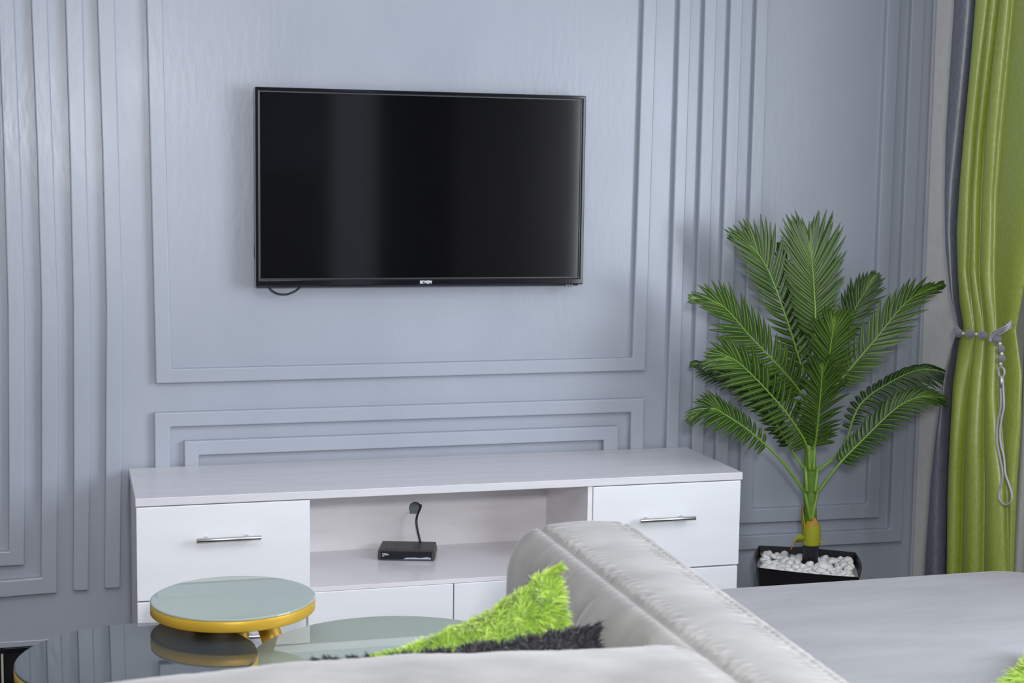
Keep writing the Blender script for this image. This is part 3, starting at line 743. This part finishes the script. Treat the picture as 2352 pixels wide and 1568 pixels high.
# pebbles, each its own thing
peb_m = noisy(mat('white_pebble', (.72, .71, .70), .7), 9, (.62, .60, .58), (.80, .79, .78), bump=.2, bscale=60)
bases = []
for k in range(6):
    b = bmesh.new(); bmesh.ops.create_icosphere(b, subdivisions=3, radius=1); off = Vector((k*7.3, 1, 2))
    for v in b.verts:
        n_ = v.co.normalized(); v.co = n_*(1+.28*noise.noise(n_*1.3+off)+.08*noise.noise(n_*3+off))
    me = bpy.data.meshes.new('pebble'); b.to_mesh(me); b.free(); me.materials.append(peb_m)
    for p in me.polygons: p.use_smooth = True
    bases.append(me)
ea, eb = cor[1]-cor[0], cor[3]-cor[0]; placed = []
for tries in range(9000):
    if len(placed) >= 165: break
    s, t = R.uniform(.06, .94), R.uniform(.07, .93); p = cor[0]+ea*s+eb*t+ (cor[2]-cor[1]-eb)*s*t
    r_ = R.uniform(.010, .0155) if R.random() < .75 else R.uniform(.0155, .020)
    if (p-Vector((tb.x, tb.y, p.z))).length < .030+r_*.6: continue
    if any((p.x-q[0])**2+(p.y-q[1])**2 < ((r_+q[2])*.80)**2 for q in placed): continue
    placed.append((p.x, p.y, r_))
    o = bpy.data.objects.new('pebble', bases[R.randrange(6)]); COL.objects.link(o)
    hgt = PZ-.020+.010*noise.noise(Vector((p.x*25, p.y*25, 0)))+R.uniform(-.003, .004)
    o.location = (p.x, p.y, hgt); o.rotation_euler = (R.uniform(-.5, .5), R.uniform(-.5, .5), R.uniform(0, 6.3))
    o.scale = (r_*R.uniform(1.0, 1.35), r_*R.uniform(.85, 1.1), r_*R.uniform(.6, .85))
    tag(o, 'white pebble among the stones filling the black planter of the palm', 'pebble', 'white pebbles in the planter')
MB().add(pot_loop(.955, PZ-.034, .010), [tuple(range(32))]).build('soil', mat('white_gravel_bed', (.5, .49, .48), .9), palm)

# ------------------------------------------------------------------ curtains
def satin(name, c1, c2):
    m = mat(name, c1, .34); noisy(m, 160, c1, c2, (1, 1, .45), detail=2, bump=.35, bscale=170, bdist=.0012, bstretch=(1, 1, .4))
    b = bsdf(m); b.inputs['IOR'].default_value = 1.85; b.inputs['Roughness'].default_value = .41
    return m
green_sat = satin('lime_satin', (.26, .335, .03), (.34, .42, .06))
grey_sat = satin('slate_satin', (.10, .11, .15), (.15, .16, .20))
BX = 2.56
def curtain(name, lines, lobes, m, label, bx=BX, extra=0):
    """lines: valley columns, each a table (v -> u) of the pixel row and column where the valley hangs on the plane x=bx;
    lobes: (depth towards the room, skew) per pair of valleys"""
    vs_rows = []
    vlist = [-620+i*14 for i in range(0, 152)]
    for v in vlist:
        row = []
        pts = []
        for tab in lines:
            u = interp(tab, v); p = ax(u, min(max(v, -200), 1500), bx); pts.append(p)
        # use a common height per row
        z_ = lerp(2.62, .03, (v+620)/(151*14))
        cps = []
        for tab in lines:
            # find u so the point at height z_ projects on the valley line
            u = interp(tab, vz(z_)); cps.append(ax(u, vz(z_), bx).y)
        for i in range(len(lobes)):
            d, ex = lobes[i]; ya, yb = cps[i], cps[i+1]
            tie = 1-.45*math.exp(-((z_-1.0)/.10)**2)
            if ex == 0: tie = 1-.25*math.exp(-((z_-1.0)/.10)**2)
            tie *= 1+.55*max(0, min(1, (.92-z_)/.25))
            K = 14
            for k in range(K+(1 if i == len(lobes)-1 else 0)):
                t = k/K; bul = max(0, math.sin(math.pi*t))**.62*d*tie
                wv = .004*noise.noise(Vector((i*3+t*2, z_*3, d*50)))
                row.append(Vector((bx-bul*.78-wv, lerp(ya, yb, t)-bul*.55, z_)))
        vs_rows.append(row)
    o = MB().grid(vs_rows).build(name, m, smooth=True, recalc=False)
    sm = o.modifiers.new('s', 'SOLIDIFY'); sm.thickness = .0015; sm.offset = 0
    return tag(o, label, 'curtain')
# image row of a height at the curtain plane (about y=-.5)
_tab = []
for i in range(0, 60):
    z_ = i*.05; d = Vector((BX, -.5, z_))-O; dd = d.dot(_F); _tab.append((z_, 784-FPX*d.dot(_U)/dd))
def vz(z_): return interp(_tab, z_)
gr_left = [(-600, 2212), (0, 2196), (134, 2187), (312, 2176), (446, 2175), (580, 2178), (680, 2189), (735, 2202), (760, 2210), (806, 2195), (870, 2181), (975, 2168), (1122, 2147), (1316, 2131), (1500, 2122)]
b0 = [(-600, 2262), (0, 2242), (134, 2231), (312, 2215), (424, 2206), (536, 2200), (700, 2204), (756, 2212), (798, 2201), (891, 2191), (1017, 2187), (1164, 2181), (1316, 2178), (1500, 2175)]
v1 = [(-600, 2300), (0, 2277), (312, 2245), (446, 2236), (625, 2229), (756, 2240), (900, 2226), (1100, 2216), (1316, 2212), (1500, 2209)]
v2 = [(-600, 2320), (0, 2299), (312, 2264), (446, 2256), (625, 2252), (756, 2262), (900, 2263), (1100, 2265), (1316, 2264), (1500, 2262)]
v3 = [(-600, 2350), (0, 2328), (312, 2298), (446, 2288), (625, 2285), (756, 2290), (900, 2296), (1100, 2320), (1316, 2326), (1500, 2326)]
v4 = [(-600, 2470), (0, 2440), (312, 2410), (446, 2380), (625, 2355), (743, 2334), (840, 2350), (933, 2349), (1059, 2340), (1316, 2331), (1500, 2328)]
curtain('grey_curtain', [gr_left, b0], [(.050, 0)], grey_sat, 'slate grey satin curtain edge hanging beside the wall corner, left of the green one', BX+.012)
curtain('green_curtain', [b0, v1, v2, v3, v4], [(.036, 1), (.034, 1), (.032, 1), (.018, 1)], green_sat, 'lime green satin curtain gathered by the beaded tieback at the right edge')
# sheer behind
sh_m = noisy(mat('sheer_linen', (.5, .5, .5), .8), 220, (.76, .76, .76), (.86, .86, .86), (1, 1, .3), detail=2)
sh = MB(); rows = []
for i in range(60):
    z_ = lerp(2.62, .03, i/59); rows.append([Vector((BX+.075+.012*math.sin(k*.55)+.003*noise.noise(Vector((k*.3, z_*2, 0))), -.62-k*.012, z_)) for k in range(60)])
so = sh.grid(rows).build('sheer_curtain', sh_m, smooth=True, recalc=False); so.modifiers.new('s', 'SOLIDIFY').thickness = .001
tag(so, 'pale grey sheer curtain just visible behind the green curtain at the right edge', 'curtain')

# ------------------------------------------------------------------ beaded tieback
tx = 2.495
tie = thing('curtain_tieback', tuple(ax(2260, 770, tx)), 'silver rope tieback with grey velvet beads and pearls around the green curtain', 'tieback')
bead_m = noisy(mat('grey_velvet_bead', (.17, .17, .21), .85), 40, (.14, .14, .18), (.22, .22, .26)); bsdf(bead_m).inputs['Sheen Weight'].default_value = .6
pearl_m = mat('pearl', (.75, .73, .70), .18); 
def ball(c, r_, m, name): MB().lathe(c, [(max(r_*math.sin(math.pi*i/14), .00005), -r_*math.cos(math.pi*i/14)) for i in range(15)], 22).build(name, m, tie, smooth=True)
def tpx(u, v, x_=tx): return ax(u, v, x_)
PM = 1/870
for u, v, r_, x_ in ((2197, 758, 9.5, tx+.02), (2202, 765, 11, tx), (2228, 767, 11.5, tx), (2257, 769, 11, tx), (2289, 779, 11.5, tx), (2299, 800.5, 9, tx), (2300, 823, 9.3, tx)): ball(tpx(u, v, x_), r_*PM, bead_m, 'bead')
for u, v, r_ in ((2212.5, 765.5, 3.6), (2242.5, 767, 3.6), (2297, 789, 4), (2301, 812, 4), (2298.5, 835, 4)): ball(tpx(u, v), r_*PM, pearl_m, 'pearl')
rp_ = MB(); off = tx-.004
rope_r = .0028
for du, dv in ((0, 0), (3, 4)):
    rp_.tube(spline([tpx(2322+du*.3, 737+dv, off+.02), tpx(2312+du, 748+dv, off), tpx(2293+du, 757+dv, off), tpx(2280+du, 764+dv, off), tpx(2273+du, 778, off), tpx(2276+du, 784, off)], 30), rope_r, 10)
rp_.tube(spline([tpx(2322, 752, off+.02), tpx(2312, 758, off+.002), tpx(2302, 765, off+.002), tpx(2292, 768, off+.002)], 16), rope_r, 10)
rp_.tube([tpx(2322, 739, off+.02), tpx(2321, 746, off+.03), tpx(2321, 754, off+.02)], rope_r, 10)
rp_.build('rope', rope_m, tie, smooth=True)
lp = MB()
Lp = [(2299, 841), (2294, 848), (2294, 858), (2298, 868), (2298, 885), (2299, 930), (2293, 960), (2290, 990), (2291, 1020), (2297, 1050), (2303, 1085), (2301, 1110), (2295, 1128), (2297, 1148), (2310, 1159), (2322, 1152), (2324, 1135), (2317, 1110), (2309, 1085), (2306, 1050), (2299, 1020), (2297, 990), (2301, 960), (2306, 930), (2304, 885), (2303, 868), (2307, 858), (2306, 848), (2300, 841)]
lp.tube(spline([tpx(u, v, off) for u, v in Lp], 160), .0029, 10); lp.build('rope_loop', rope_m, tie, smooth=True)
q0, q1 = tpx(2300.5, 862, off-.001), tpx(2301, 889, off-.001)
MB().tube([q0, q1], .0062, 16).build('ferrule', mat('silver_ferrule', (.6, .58, .6), .25, .8), tie, smooth=True)
MB().tube(spline([tpx(2197, 758, tx+.02), ax(2215, 750, BX+.03), ax(2290, 742, BX+.03), tpx(2322, 746, off+.03)], 20), .0025, 8).build('rope', rope_m, tie, smooth=True)

# remove helper keys
for o in ROOTS:
    if '_o' in o: del o['_o']
